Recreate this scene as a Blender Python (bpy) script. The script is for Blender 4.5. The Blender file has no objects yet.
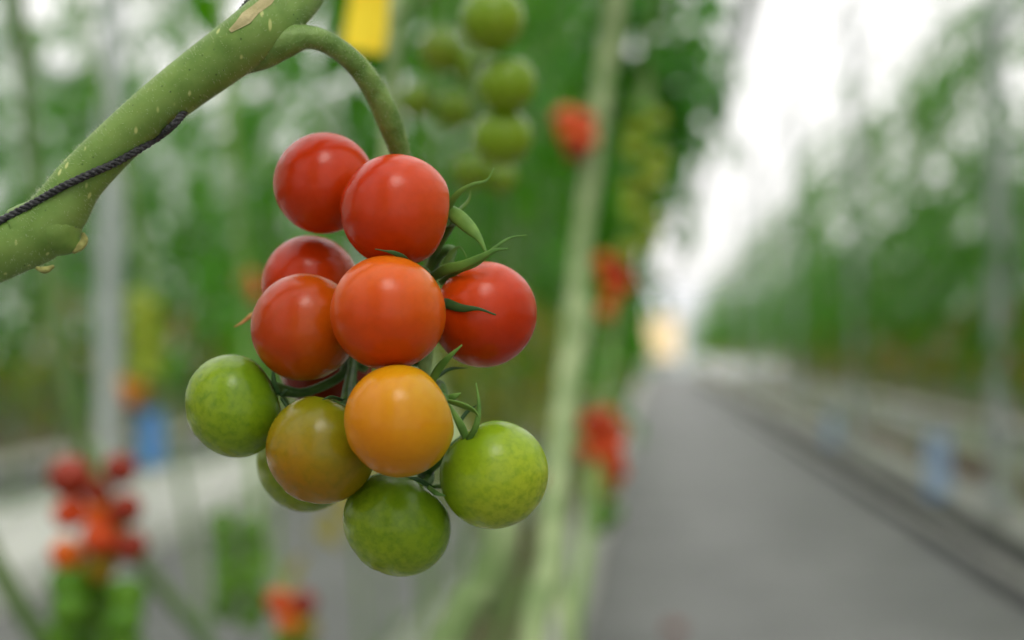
import bpy, math, random
from mathutils import Vector, Matrix, Euler
S = bpy.context.scene
COL = S.collection
rnd = random.Random(7)

# ------------------------------------------------------------------ camera
F = 1422.2                     # focal length in pixels of the 1024 px wide frame (50 mm on 36 mm)
CAM = Vector((0, 0, 1.25))
EUL = Euler((math.radians(90 + 1.29), 0, math.radians(5.62)), 'XYZ')
RM = EUL.to_matrix()
def P(px, py, d):
    """point of the place seen at photo position px,py and d metres in front of the camera"""
    return CAM + RM @ Vector(((px - 512) / F * d, -(py - 320) / F * d, -d))
def V(x, y, z):                # direction: right, down, away  ->  world
    return (RM @ Vector((x, -y, -z))).normalized()

cd = bpy.data.cameras.new('camera'); cam = bpy.data.objects.new('camera', cd); COL.objects.link(cam)
cam.location = CAM; cam.rotation_euler = EUL
cd.lens = 50; cd.sensor_width = 36; cd.clip_start = .02; cd.clip_end = 400
cd.dof.use_dof = True; cd.dof.focus_distance = .417; cd.dof.aperture_fstop = 4.8
S.camera = cam

# ------------------------------------------------------------------ materials
def newmat(name):
    m = bpy.data.materials.new(name); m.use_nodes = True
    nt = m.node_tree; b = nt.nodes['Principled BSDF']
    return m, nt, b
def node(nt, t, **kw):
    n = nt.nodes.new(t)
    for k, v in kw.items():
        if k.startswith('i_'):
            n.inputs[k[2:].replace('_', ' ')].default_value = v
        else: setattr(n, k, v)
    return n
def rgb(c): return (c[0], c[1], c[2], 1)
def ramp(nt, stops):
    r = nt.nodes.new('ShaderNodeValToRGB'); e = r.color_ramp.elements
    e[0].position, e[0].color = stops[0][0], rgb(stops[0][1])
    e[1].position, e[1].color = stops[-1][0], rgb(stops[-1][1])
    for p, c in stops[1:-1]:
        x = e.new(p); x.color = rgb(c)
    return r
def mix(nt, a, b, fac, mode='MIX'):
    m = nt.nodes.new('ShaderNodeMix'); m.data_type = 'RGBA'; m.blend_type = mode
    for s, v in ((m.inputs[0], fac), (m.inputs[6], a), (m.inputs[7], b)):
        if hasattr(v, 'is_linked'): nt.links.new(v, s)
        elif isinstance(v, (int, float)): s.default_value = v
        else: s.default_value = rgb(v)
    return m.outputs[2]

def noise_mat(name, c1, c2, scale=8, rough=.7, spec=.3, bump=0, stretch=None, detail=4):
    m, nt, b = newmat(name); L = nt.links
    tc = node(nt, 'ShaderNodeTexCoord'); src = tc.outputs['Object']
    if stretch:
        mp = node(nt, 'ShaderNodeMapping'); mp.inputs['Scale'].default_value = stretch
        L.new(src, mp.inputs['Vector']); src = mp.outputs['Vector']
    n = node(nt, 'ShaderNodeTexNoise', i_Scale=scale, i_Detail=detail); L.new(src, n.inputs['Vector'])
    r = ramp(nt, [(.35, c1), (.65, c2)]); L.new(n.outputs['Fac'], r.inputs['Fac'])
    L.new(r.outputs['Color'], b.inputs['Base Color'])
    b.inputs['Roughness'].default_value = rough; b.inputs['Specular IOR Level'].default_value = spec
    if bump:
        bp = node(nt, 'ShaderNodeBump', i_Strength=bump, i_Distance=.01); L.new(n.outputs['Fac'], bp.inputs['Height'])
        L.new(bp.outputs['Normal'], b.inputs['Normal'])
    return m

def fruit_mat(name, top, mid, bot, mottle=.12, mcol=None, rough=.24):
    """skin of a tomato: colour runs from the stem end (local +z) to the blossom end, with fine mottling and specks"""
    m, nt, b = newmat(name); L = nt.links
    tc = node(nt, 'ShaderNodeTexCoord')
    oi = node(nt, 'ShaderNodeObjectInfo')
    sep = node(nt, 'ShaderNodeSeparateXYZ'); L.new(tc.outputs['Object'], sep.inputs[0])
    va = node(nt, 'ShaderNodeVectorMath', operation='ADD'); L.new(tc.outputs['Object'], va.inputs[0]); L.new(oi.outputs['Random'], va.inputs[1])
    n1 = node(nt, 'ShaderNodeTexNoise', i_Scale=1.3, i_Detail=3); L.new(va.outputs[0], n1.inputs['Vector'])
    ad = node(nt, 'ShaderNodeMath', operation='MULTIPLY_ADD'); L.new(n1.outputs['Fac'], ad.inputs[0]); ad.inputs[1].default_value = .9; L.new(sep.outputs['Z'], ad.inputs[2])
    mr = node(nt, 'ShaderNodeMapRange'); L.new(ad.outputs[0], mr.inputs['Value'])
    mr.inputs['From Min'].default_value = -.6; mr.inputs['From Max'].default_value = 1.4
    r = ramp(nt, [(.12, bot), (.5, mid), (.9, top)]); L.new(mr.outputs[0], r.inputs['Fac'])
    n2 = node(nt, 'ShaderNodeTexNoise', i_Scale=7, i_Detail=3, i_Roughness=.6); L.new(va.outputs[0], n2.inputs['Vector'])
    r2 = ramp(nt, [(.42, (0, 0, 0)), (.68, (1, 1, 1))]); L.new(n2.outputs['Fac'], r2.inputs['Fac'])
    ml = node(nt, 'ShaderNodeMath', operation='MULTIPLY'); L.new(r2.outputs['Color'], ml.inputs[0]); ml.inputs[1].default_value = mottle
    c = mix(nt, r.outputs['Color'], mcol or tuple(x * .5 for x in mid), ml.outputs[0])
    vo = node(nt, 'ShaderNodeTexVoronoi', i_Scale=26); L.new(va.outputs[0], vo.inputs['Vector'])
    r3 = ramp(nt, [(.05, (1, 1, 1)), (.11, (0, 0, 0))]); L.new(vo.outputs['Distance'], r3.inputs['Fac'])
    ml2 = node(nt, 'ShaderNodeMath', operation='MULTIPLY'); L.new(r3.outputs['Color'], ml2.inputs[0]); ml2.inputs[1].default_value = .22
    c = mix(nt, c, tuple(min(1, x * 1.25 + .05) for x in mid), ml2.outputs[0])
    L.new(c, b.inputs['Base Color'])
    b.inputs['Roughness'].default_value = rough
    b.inputs['Specular IOR Level'].default_value = .25
    b.inputs['Subsurface Weight'].default_value = .18
    b.inputs['Subsurface Radius'].default_value = (.6, .3, .1); b.inputs['Subsurface Scale'].default_value = .006
    bp = node(nt, 'ShaderNodeBump', i_Strength=.05, i_Distance=.002); L.new(n2.outputs['Fac'], bp.inputs['Height'])
    L.new(bp.outputs['Normal'], b.inputs['Normal'])
    return m

def leaf_mat(name, c1, c2, trans=.35, tcol=None, vary=.5):
    m, nt, b = newmat(name); L = nt.links
    oi = node(nt, 'ShaderNodeObjectInfo'); tc = node(nt, 'ShaderNodeTexCoord')
    n = node(nt, 'ShaderNodeTexNoise', i_Scale=5, i_Detail=3); L.new(tc.outputs['Object'], n.inputs['Vector'])
    ad = node(nt, 'ShaderNodeMath', operation='MULTIPLY_ADD'); L.new(oi.outputs['Random'], ad.inputs[0]); ad.inputs[1].default_value = vary
    sb = node(nt, 'ShaderNodeMath', operation='SUBTRACT'); L.new(n.outputs['Fac'], sb.inputs[0]); sb.inputs[1].default_value = vary / 2
    L.new(sb.outputs[0], ad.inputs[2])
    r = ramp(nt, [(.25, c1), (.75, c2)]); L.new(ad.outputs[0], r.inputs['Fac'])
    L.new(r.outputs['Color'], b.inputs['Base Color'])
    b.inputs['Roughness'].default_value = .4; b.inputs['Specular IOR Level'].default_value = .18
    if trans:
        t = node(nt, 'ShaderNodeBsdfTranslucent'); tc2 = mix(nt, r.outputs['Color'], tcol or (.3, .55, .06), .55); L.new(tc2, t.inputs['Color'])
        ms = node(nt, 'ShaderNodeMixShader'); ms.inputs[0].default_value = trans
        out = nt.nodes['Material Output']
        L.new(b.outputs[0], ms.inputs[1]); L.new(t.outputs[0], ms.inputs[2]); L.new(ms.outputs[0], out.inputs['Surface'])
    return m

RED = fruit_mat('tomato_red', (.5, .06, .003), (.48, .04, .002), (.42, .024, .001), .15)
DEEPSHADE = fruit_mat('tomato_shaded_deep_red', (.24, .02, .003), (.2, .014, .002), (.18, .012, .0015), .12)  # red with the shade put into its colour, for fruit in weaker light
ORANGERED = fruit_mat('tomato_orange_red', (.54, .14, .004), (.56, .085, .003), (.5, .05, .002), .18)
ORANGERED2 = fruit_mat('tomato_dark_orange_red', (.42, .13, .003), (.42, .08, .002), (.38, .035, .0015), .16)
ORANGE = fruit_mat('tomato_orange', (.44, .24, .004), (.53, .22, .003), (.54, .18, .003), .18, (.42, .12, .003))
OLIVE = fruit_mat('tomato_olive', (.14, .16, .004), (.22, .165, .004), (.32, .14, .003), .35, (.14, .12, .004))
GREEN = fruit_mat('tomato_green', (.09, .19, .006), (.17, .27, .008), (.22, .3, .013), .75, (.1, .19, .006))
GREEN2 = fruit_mat('tomato_bright_green', (.12, .25, .006), (.23, .34, .01), (.33, .39, .02), .7, (.16, .26, .008))
GREEN3 = fruit_mat('tomato_dull_green', (.06, .13, .006), (.12, .2, .008), (.2, .25, .015), .45, (.075, .14, .006))
BGREEN = fruit_mat('tomato_leaf_green', (.05, .15, .006), (.08, .2, .008), (.1, .22, .01), .3)
YGREEN = fruit_mat('tomato_unripe_pale', (.17, .25, .012), (.25, .33, .02), (.3, .35, .03), .3)

LEAF = leaf_mat('leaf_green', (.016, .092, .002), (.05, .21, .004), .45, (.15, .5, .005))
LEAFN = leaf_mat('leaf_bright', (.018, .115, .002), (.05, .26, .004), .45, (.16, .55, .006))
LEAFY = leaf_mat('leaf_yellowing', (.11, .15, .01), (.26, .22, .015), .35, (.45, .4, .03))
SEPAL = noise_mat('sepal_green', (.06, .15, .02), (.13, .25, .04), 120, .55, .3)
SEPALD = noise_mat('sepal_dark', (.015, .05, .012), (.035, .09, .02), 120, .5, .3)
DRY = noise_mat('dry_sepal', (.3, .12, .04), (.5, .26, .1), 200, .8, .2)
VINE = noise_mat('vine_skin', (.1, .19, .045), (.2, .31, .09), 9, .55, .3)
VINEP = noise_mat('vine_skin_pale', (.12, .19, .06), (.3, .37, .18), 22, .6, .3)
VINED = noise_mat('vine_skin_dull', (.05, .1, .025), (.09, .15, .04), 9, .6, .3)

def stem_mat():
    m, nt, b = newmat('stem_skin'); L = nt.links
    tc = node(nt, 'ShaderNodeTexCoord')
    n = node(nt, 'ShaderNodeTexNoise', i_Scale=60, i_Detail=5, i_Roughness=.6); L.new(tc.outputs['Object'], n.inputs['Vector'])
    r = ramp(nt, [(.3, (.085, .17, .025)), (.55, (.16, .26, .055)), (.75, (.2, .3, .075))]); L.new(n.outputs['Fac'], r.inputs['Fac'])
    # pale lengthwise streaks (lenticels): voronoi stretched along the stem
    mp = node(nt, 'ShaderNodeMapping'); ax = (P(227, 54, .43) - P(107, 152, .43)).normalized()
    q = ax.to_track_quat('Z', 'Y').inverted().to_euler()
    mp.inputs['Rotation'].default_value = q; mp.inputs['Scale'].default_value = (330, 330, 110)
    L.new(tc.outputs['Object'], mp.inputs['Vector'])
    vo = node(nt, 'ShaderNodeTexVoronoi', i_Scale=1.0); L.new(mp.outputs['Vector'], vo.inputs['Vector'])
    r2 = ramp(nt, [(.13, (1, 1, 1)), (.24, (0, 0, 0))]); L.new(vo.outputs['Distance'], r2.inputs['Fac'])
    sc = node(nt, 'ShaderNodeSeparateColor'); L.new(vo.outputs['Color'], sc.inputs[0])
    gt = node(nt, 'ShaderNodeMath', operation='GREATER_THAN'); L.new(sc.outputs[0], gt.inputs[0]); gt.inputs[1].default_value = .62
    mu = node(nt, 'ShaderNodeMath', operation='MULTIPLY'); L.new(gt.outputs[0], mu.inputs[0]); L.new(r2.outputs['Color'], mu.inputs[1])
    c = mix(nt, r.outputs['Color'], (.42, .47, .16), mu.outputs[0])
    v2 = node(nt, 'ShaderNodeTexVoronoi', i_Scale=520); L.new(tc.outputs['Object'], v2.inputs['Vector'])
    r3 = ramp(nt, [(.08, (.75, .75, .75)), (.2, (0, 0, 0))]); L.new(v2.outputs['Distance'], r3.inputs['Fac'])
    s2 = node(nt, 'ShaderNodeSeparateColor'); L.new(v2.outputs['Color'], s2.inputs[0])
    g2 = node(nt, 'ShaderNodeMath', operation='GREATER_THAN'); L.new(s2.outputs[1], g2.inputs[0]); g2.inputs[1].default_value = .8
    m2 = node(nt, 'ShaderNodeMath', operation='MULTIPLY'); L.new(g2.outputs[0], m2.inputs[0]); L.new(r3.outputs['Color'], m2.inputs[1])
    c = mix(nt, c, (.03, .05, .012), m2.outputs[0])
    L.new(c, b.inputs['Base Color']); b.inputs['Roughness'].default_value = .48; b.inputs['Specular IOR Level'].default_value = .25
    b.inputs['Subsurface Weight'].default_value = .1; b.inputs['Subsurface Scale'].default_value = .004
    bp = node(nt, 'ShaderNodeBump', i_Strength=.25, i_Distance=.0006); L.new(n.outputs['Fac'], bp.inputs['Height']); L.new(bp.outputs['Normal'], b.inputs['Normal'])
    return m
STEM = stem_mat()
PEDUN = noise_mat('peduncle_skin', (.08, .16, .025), (.16, .26, .06), 140, .5, .35, .2)
PEDICEL = noise_mat('pedicel_skin', (.03, .09, .012), (.08, .17, .03), 160, .5, .35)
HAIR = noise_mat('stem_hair', (.45, .5, .33), (.55, .6, .42), 20, .5, .3)
SCAR = noise_mat('scar_tan', (.3, .27, .12), (.42, .36, .19), 160, .75, .2, .3)
SCARB = noise_mat('scar_brown', (.2, .2, .06), (.36, .36, .12), 300, .75, .2, .3)
TWINE = noise_mat('twine_black', (.012, .012, .014), (.06, .06, .065), 700, .6, .4, .4)
FABRIC = noise_mat('woven_ground_cover', (.095, .099, .096), (.15, .154, .15), 1.4, .55, .4, .1, None, 6)
WHITE = noise_mat('white_film', (.58, .59, .55), (.72, .72, .68), 2.5, .5, .4, .2)
FILM2 = noise_mat('dusty_white_film', (.3, .31, .27), (.5, .5, .46), 3, .6, .3, .2)
GLOWBLOCK = noise_mat('glow_block_dwarf_wall', (.1, .11, .08), (.17, .17, .13), 2, .9, .2)
DARK = noise_mat('dark_kerb', (.03, .032, .032), (.06, .062, .06), 5, .7, .3)
COIR = noise_mat('coir_substrate', (.05, .035, .025), (.2, .15, .1), 14, .95, .1, .6)
STEEL = noise_mat('galvanised_steel', (.36, .4, .39), (.44, .48, .47), 4, .5, .5)
BLUE = noise_mat('blue_trap', (.07, .25, .6), (.1, .31, .68), 10, .45, .4)
PBLUE = noise_mat('pale_blue_trap', (.28, .4, .58), (.34, .47, .66), 10, .45, .4)
YELLOW = noise_mat('yellow_trap', (.85, .6, .01), (.9, .68, .02), 30, .4, .4)
WIRE = noise_mat('wire', (.3, .3, .3), (.4, .4, .4), 8, .5, .5)
STRING = noise_mat('white_string', (.6, .6, .58), (.7, .7, .68), 30, .8, .2)

def glass_mat(name, tint, opaque, dcol=(.85, .87, .88)):
    m, nt, b = newmat(name); L = nt.links
    nt.nodes.remove(b)
    t = node(nt, 'ShaderNodeBsdfTransparent'); t.inputs['Color'].default_value = rgb(tint)
    d = node(nt, 'ShaderNodeBsdfTranslucent'); d.inputs['Color'].default_value = rgb(dcol)
    ms = node(nt, 'ShaderNodeMixShader'); ms.inputs[0].default_value = opaque
    L.new(t.outputs[0], ms.inputs[1]); L.new(d.outputs[0], ms.inputs[2]); L.new(ms.outputs[0], nt.nodes['Material Output'].inputs['Surface'])
    return m
GLASS = glass_mat('roof_glass', (.97, .97, .98), .2)
GLASSW = glass_mat('wall_glass', (.92, .93, .95), .3)
GLASSD = glass_mat('light_dimming_wall_glass', (.8, .84, .8), .3, (.6, .65, .58))  # side glass tinted darker than the end wall to cut light from the sides
WARMGLOW = glass_mat('warm_glow_panel', (.98, .86, .66), .3, (.95, .85, .65))  # warm glow at the aisle end, put into the tint of the door panel

# ------------------------------------------------------------------ mesh helpers
class MB:
    def __init__(s): s.v = []; s.f = []
    def add(s, vs, fs):
        b = len(s.v); s.v += [tuple(x) for x in vs]; s.f += [tuple(b + i for i in f) for f in fs]
    def box(s, lo, hi):
        x0, y0, z0 = lo; x1, y1, z1 = hi
        s.add([(x0,y0,z0),(x1,y0,z0),(x1,y1,z0),(x0,y1,z0),(x0,y0,z1),(x1,y0,z1),(x1,y1,z1),(x0,y1,z1)],
              [(0,3,2,1),(4,5,6,7),(0,1,5,4),(1,2,6,5),(2,3,7,6),(3,0,4,7)])
    def tube(s, pts, rad, n=8, flat=None, smooth=0, wob=0, ref=None):
        """swept tube; rad number or list; flat = thickness factor along ref x tangent frame"""
        pts = [Vector(p) for p in pts]
        if not hasattr(rad, '__len__'): rad = [rad] * len(pts)
        if smooth: pts, rad = spline(pts, list(rad), smooth)
        k = len(pts); rings = []; prev = None
        for i, p in enumerate(pts):
            t = (pts[min(i + 1, k - 1)] - pts[max(i - 1, 0)]).normalized()
            if ref is not None:
                side = t.cross(ref)
                if side.length < 1e-4: side = t.orthogonal()
                side.normalize()
            else:
                if prev is None: side = t.orthogonal().normalized()
                else:
                    side = prev - t * prev.dot(t); side.normalize()
                prev = side
            up = side.cross(t).normalized()
            ring = []
            for j in range(n):
                a = 2 * math.pi * j / n
                r = rad[i] * (1 + (wob * rnd.uniform(-1, 1) if wob else 0))
                ring.append(p + side * (math.cos(a) * r) + up * (math.sin(a) * r * (flat if flat else 1)))
            rings.append(ring)
        vs = [v for r in rings for v in r]; fs = []
        for i in range(k - 1):
            for j in range(n):
                fs.append((i*n + j, i*n + (j+1) % n, (i+1)*n + (j+1) % n, (i+1)*n + j))
        vs += [pts[0], pts[-1]]
        a, b = k * n, k * n + 1
        for j in range(n):
            fs.append((a, (j+1) % n, j)); fs.append((b, (k-1)*n + j, (k-1)*n + (j+1) % n))
        s.add(vs, fs)
    def mesh(s, name, mat, smooth=True):
        me = bpy.data.meshes.new(name); me.from_pydata(s.v, [], s.f); me.update()
        if smooth: me.polygons.foreach_set('use_smooth', [True] * len(me.polygons))
        me.materials.append(mat)
        return me
def spline(pts, rad, m):
    """Catmull-Rom through pts with m steps per span"""
    P2 = [pts[0] * 2 - pts[1]] + pts + [pts[-1] * 2 - pts[-2]]; R2 = [rad[0]] + rad + [rad[-1]]
    op, orr = [], []
    for i in range(1, len(P2) - 2):
        for q in range(m):
            t = q / m
            a, b, c, d = P2[i-1], P2[i], P2[i+1], P2[i+2]
            op.append(.5 * ((2*b) + (c - a) * t + (2*a - 5*b + 4*c - d) * t*t + (3*b - a - 3*c + d) * t**3))
            e, f, g, h = R2[i-1], R2[i], R2[i+1], R2[i+2]
            orr.append(max(1e-5, .5 * ((2*f) + (g - e) * t + (2*e - 5*f + 4*g - h) * t*t + (3*f - e - 3*g + h) * t**3)))
    op.append(pts[-1]); orr.append(rad[-1])
    return op, orr
def link(name, data, parent=None, loc=None, rot=None, scale=None, mat4=None):
    o = bpy.data.objects.new(name, data); COL.objects.link(o)
    if parent: o.parent = parent
    if mat4 is not None: o.matrix_basis = mat4
    if loc is not None: o.location = loc
    if rot is not None: o.rotation_euler = rot
    if scale is not None: o.scale = scale
    return o
def tag(o, label=None, cat=None, group=None, kind=None):
    for k, v in (('label', label), ('category', cat), ('group', group), ('kind', kind)):
        if v: o[k] = v
    return o
def obj(name, mb, mat, parent=None, origin=None, smooth=True):
    """link a mesh given in world coordinates; origin shifts its own origin; parent must be un-rotated"""
    org = Vector(origin) if origin is not None else (parent.matrix_basis.translation.copy() if parent else Vector((0, 0, 0)))
    if parent is None or parent.rotation_euler == Euler((0, 0, 0)):
        mb.v = [tuple(Vector(v) - org) for v in mb.v]
        o = link(name, mb.mesh(name, mat, smooth), parent)
        o.location = org - (parent_world(parent) if parent else Vector((0, 0, 0)))
        return o
def parent_world(p):
    v = Vector((0, 0, 0))
    while p: v = v + p.location; p = p.parent
    return v

# ------------------------------------------------------------------ sky, roof, ground
w = bpy.data.worlds.new('world'); S.world = w; w.use_nodes = True
nt = w.node_tree; bg = nt.nodes['Background']
tc = node(nt, 'ShaderNodeTexCoord'); sp = node(nt, 'ShaderNodeSeparateXYZ'); nt.links.new(tc.outputs['Generated'], sp.inputs[0])
mr = node(nt, 'ShaderNodeMapRange'); nt.links.new(sp.outputs['Z'], mr.inputs['Value'])
mr.inputs['From Min'].default_value = 0; mr.inputs['From Max'].default_value = 1
mr.inputs['To Min'].default_value = 1.6; mr.inputs['To Max'].default_value = 2.9       # overcast sky: three times brighter overhead
bg.inputs['Color'].default_value = (1, .98, .955, 1)
nt.links.new(mr.outputs[0], bg.inputs['Strength'])
S.view_settings.view_transform = 'Standard'; S.view_settings.look = 'None'; S.view_settings.exposure = -.52; S.view_settings.gamma = 1
S.view_settings.use_curve_mapping = False

sl = bpy.data.lights.new('sun', 'SUN'); sl.energy = 2.5; sl.angle = math.radians(24); sl.color = (1, .95, .86)
so = link('sun', sl); so.rotation_euler = Euler((math.radians(34), math.radians(8), 0))

Y0, Y1 = -5.0, 80.0
XL, XR = -8.25, 7.25
mb = MB(); mb.box((XL, Y0, -.1), (XR, Y1, 0)); tag(obj('floor', mb, FABRIC, smooth=False), kind='structure')
BAYS = [XL + 3.1 * i for i in range(6)]
mb = MB()
for a, b in zip(BAYS, BAYS[1:]):
    c = (a + b) / 2
    for x0, z0, x1, z1 in ((a, 5.2, c, 5.9), (c, 5.9, b, 5.2)):
        mb.add([(x0, Y0, z0), (x1, Y0, z1), (x1, Y1, z1), (x0, Y1, z0)], [(0, 1, 2, 3)])
tag(obj('ceiling', mb, GLASS, smooth=False), kind='structure')
mb = MB()
for a, b in zip(BAYS, BAYS[1:]):
    c = (a + b) / 2
    y = Y0
    while y <= Y1:
        mb.tube([(a, y, 5.22), (c, y, 5.92)], .018, 4); mb.tube([(c, y, 5.92), (b, y, 5.22)], .018, 4)
        y += 1.6
    mb.tube([(c, Y0, 5.92), (c, Y1, 5.92)], .03, 4)
tag(obj('trim_1', mb, WHITE), kind='structure')
mb = MB()
for x in BAYS: mb.box((x - .09, Y0, 5.05), (x + .09, Y1, 5.18))
tag(obj('trim_2', mb, STEEL, smooth=False), kind='structure')
for nm, x in (('trim_3', XL), ('trim_4', XR)):
    mb = MB(); mb.box((x - .06, Y0, 0), (x + .06, Y1, 1.1)); tag(obj(nm, mb, GLOWBLOCK, smooth=False), kind='structure')  # added opaque wall base, blocks the side glow under the canopy
for nm, x in (('wall_left', XL), ('wall_right', XR)):
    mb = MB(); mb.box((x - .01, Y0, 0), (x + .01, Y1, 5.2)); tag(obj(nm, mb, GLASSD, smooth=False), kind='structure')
DX0, DX1, DZ = -1.0, 1.5, 3.3
mb = MB(); mb.box((XL, Y1 - .02, DZ), (XR, Y1, 5.2)); mb.box((XL, Y1 - .02, 0), (DX0, Y1, DZ)); mb.box((DX1, Y1 - .02, 0), (XR, Y1, DZ))
tag(obj('wall_back', mb, GLASSW, smooth=False), kind='structure')
d = link('door_1', None, loc=(.25, Y1, 0)); tag(d, kind='structure')
mb = MB(); mb.box((DX0 + .08, Y1 - .02, .9), (DX1 - .08, Y1, DZ - .1)); obj('door_panel', mb, WARMGLOW, d, smooth=False)
mb = MB(); mb.box((DX0 + .08, Y1 - .03, .1), (DX1 - .08, Y1, .9)); obj('kick_panel', mb, STEEL, d, smooth=False)
mb = MB()
for a in ((DX0, 0, DX0 + .08, DZ), (DX1 - .08, 0, DX1, DZ), (DX0, DZ - .1, DX1, DZ), (DX0, 0, DX1, .1)): mb.box((a[0], Y1 - .05, a[1]), (a[2], Y1 + .03, a[3]))
obj('door_frame', mb, STEEL, d, smooth=False)

# growing beds: name of row -> x range
def lumpy(mb, x0, x1, z0, z1, ya, yb, st=.5, amp=.02):
    """long film-wrapped body with sagging top"""
    n = int((yb - ya) / st); rings = []
    for i in range(n + 1):
        y = ya + (yb - ya) * i / n; k = rnd.uniform(-amp, amp); q = rnd.uniform(-amp, amp)
        rings.append([(x0 + q, y, z0), (x0 + .01 + q, y, z1 - .05), (x0 + .06, y, z1 + k), ((x0 + x1) / 2, y, z1 + k * .5), (x1 - .06, y, z1 + k), (x1 - .01 + q, y, z1 - .05), (x1 + q, y, z0)])
    vs = [v for r in rings for v in r]; fs = []
    for i in range(n):
        for j in range(6): fs.append((i*7 + j, i*7 + j + 1, (i+1)*7 + j + 1, (i+1)*7 + j))
    fs.append(tuple(range(7))); fs.append(tuple(n*7 + 6 - j for j in range(7)))
    mb.add(vs, fs)
def bed(label, x0, x1, z1, ya, kerbside, film, kerb=True, sub=None):
    t = link('growing_bed', None, loc=((x0 + x1) / 2, (ya + Y1) / 2, 0)); tag(t, label, 'bed')
    yb = Y1 - 1.5
    mb = MB(); lumpy(mb, x0, x1, 0.002, z1, ya, yb); obj('film_cover', mb, film, t)
    mb = MB(); lumpy(mb, x0 + .22, x1 - .22, z1 - .02, z1 + .1, ya + .1, yb - .1, .35, .025); obj('substrate', mb, sub or COIR, t)
    if kerb:
        xs = x0 - .08 if kerbside < 0 else x1 + .02
        mb = MB(); mb.box((xs, ya, 0.001), (xs + .07, yb, .11)); obj('kerb', mb, DARK, t, smooth=False)
    return t
bed('low bed with dusty film under the stems beside the gap behind the cluster', -1.05, -.3, .12, .6, -1, FILM2, False)
bed('long white film covered bed beyond the grey aisle, behind the red cluster', -4.02, -3.12, .26, 1.0, 1, WHITE, False, WHITE)
bed('long pale bed with dark kerb along the grey path, with steel posts', 2.18, 3.0, .26, .5, -1, FILM2)
mb = MB(); lumpy(mb, 1.92, 2.06, .002, .05, .5, Y1 - 1.5, .6, .01)
tag(obj('film_strip', mb, FILM2, origin=(2, 20, 0)), 'narrow pale film strip lying along the path beside the dark kerb', 'film')
mb = MB(); mb.tube([(1.86, .5, .04), (1.86, Y1 - 1.5, .04)], .035, 8)
tag(obj('heating_pipe', mb, DARK, origin=(1.86, 20, 0)), 'thin dark pipe lying along the edge of the grey path', 'pipe')
bed('film covered bed of the outermost row behind the white bed', -7.4, -6.3, .2, 4, 1, FILM2)
bed('film covered bed of the outermost row behind the row with steel posts', 5.2, 6.2, .2, 4, -1, FILM2)

mb = MB()
for i in range(14):
    x = -.9 + .28 * i
    mb.tube([(x, Y0, 4.72), (x, Y1, 4.72)], .009, 4)
tag(obj('trim_5', mb, STEEL), kind='structure')
# posts: square steel tube with base plate and clamp
def post(x, y, zb, label):
    t = link('steel_post', None, loc=(x, y, zb)); tag(t, label, 'post', 'steel posts of the greenhouse')
    mb = MB(); h = .05
    mb.box((x - h, y - h, zb), (x + h, y + h, 5.05)); obj('shaft', mb, STEEL, t, smooth=False)
    mb = MB(); mb.box((x - .12, y - .12, zb - .02), (x + .12, y + .12, zb + .012)); obj('base_plate', mb, STEEL, t, smooth=False)
    mb = MB(); mb.box((x - .09, y - .09, 3.3), (x + .09, y + .09, 3.4)); obj('clamp', mb, STEEL, t, smooth=False)
for i in range(4):
    post(-2.98, 7.6 + 6.9 * i, 0.02, 'pale steel post standing at the edge of the white bed above the blurred red cluster' if i == 0 else 'further steel post along the white bed, behind the first post')
RL = ['broad grey steel post in the row across the path, first along the row', 'second grey steel post along the row across the path', 'third grey steel post along the row across the path', 'thin distant steel post far along the row across the path', 'thin distant steel post far along the row across the path']
for i in range(5): post(2.24, 9.5 + 6.5 * i, .3, RL[i])

# crop wires and their height
for x, lb in ((-.3, 'crop wire over the middle row on its path side'), (-1.0, 'crop wire over the middle row on its far aisle side'), (2.2, 'crop wire over the row with steel posts, path side'), (2.9, 'crop wire over the row with steel posts, rear side'), (-3.5, 'crop wire over the white bed')):
    mb = MB(); mb.tube([(x, Y0, 4.3), (x, Y1, 4.3)], .004, 5); tag(obj('crop_wire', mb, WIRE, origin=(x, 20, 4.3)), lb, 'wire')

# ------------------------------------------------------------------ leaves and row plants
def leaflet(mb, base, dirv, up, L, W):
    """ovate lobed leaflet folded along its midrib, drooping at the tip"""
    side = dirv.cross(up).normalized(); up = side.cross(dirv).normalized()
    prof = ((0, .12), (.15, .62), (.32, 1.0), (.45, .78), (.6, .82), (.78, .45), (1, .02))
    mid, lf, rt = [], [], []
    for t, wv in prof:
        c = base + dirv * (L * t) - up * (L * .35 * t * t)
        mid.append(c); lf.append(c + side * (W * wv) + up * (W * .22 * wv)); rt.append(c - side * (W * wv) + up * (W * .22 * wv))
    n = len(prof); vs = mid + lf + rt; fs = []
    for i in range(n - 1):
        fs.append((i, i + 1, n + i + 1, n + i)); fs.append((i + 1, i, 2*n + i, 2*n + i + 1))
    mb.add(vs, fs)
def compound(mb, base, az, L, r):
    """pinnate tomato leaf: rachis arching out and down with leaflets in pairs"""
    d = Vector((math.cos(az), math.sin(az), 0))
    el = r.uniform(.2, .7); pts = []
    for i in range(6):
        t = i / 5
        pts.append(base + d * (L * (t * math.cos(el * .6))) + Vector((0, 0, L * (math.sin(el) * t - .95 * t * t))))
    mb.tube(pts, [.004, .0035, .003, .0025, .002, .0012], 3)
    for i in (2, 3, 4, 5):
        t = (pts[i] - pts[i-1]).normalized()
        sd = t.cross(Vector((0, 0, 1))).normalized(); up = sd.cross(t)
        sz = L * (.3, .36, .33, .4)[i - 2] * r.uniform(.85, 1.15)
        if i == 5: leaflet(mb, pts[i], t, up, sz * 1.15, sz * .34)
        else:
            for s in (-1, 1):
                q = (t * .55 + sd * s + Vector((0, 0, r.uniform(-.35, .1)))).normalized()
                leaflet(mb, pts[i], q, (up + sd * r.uniform(-.4, .4)).normalized(), sz, sz * .34)
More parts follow.
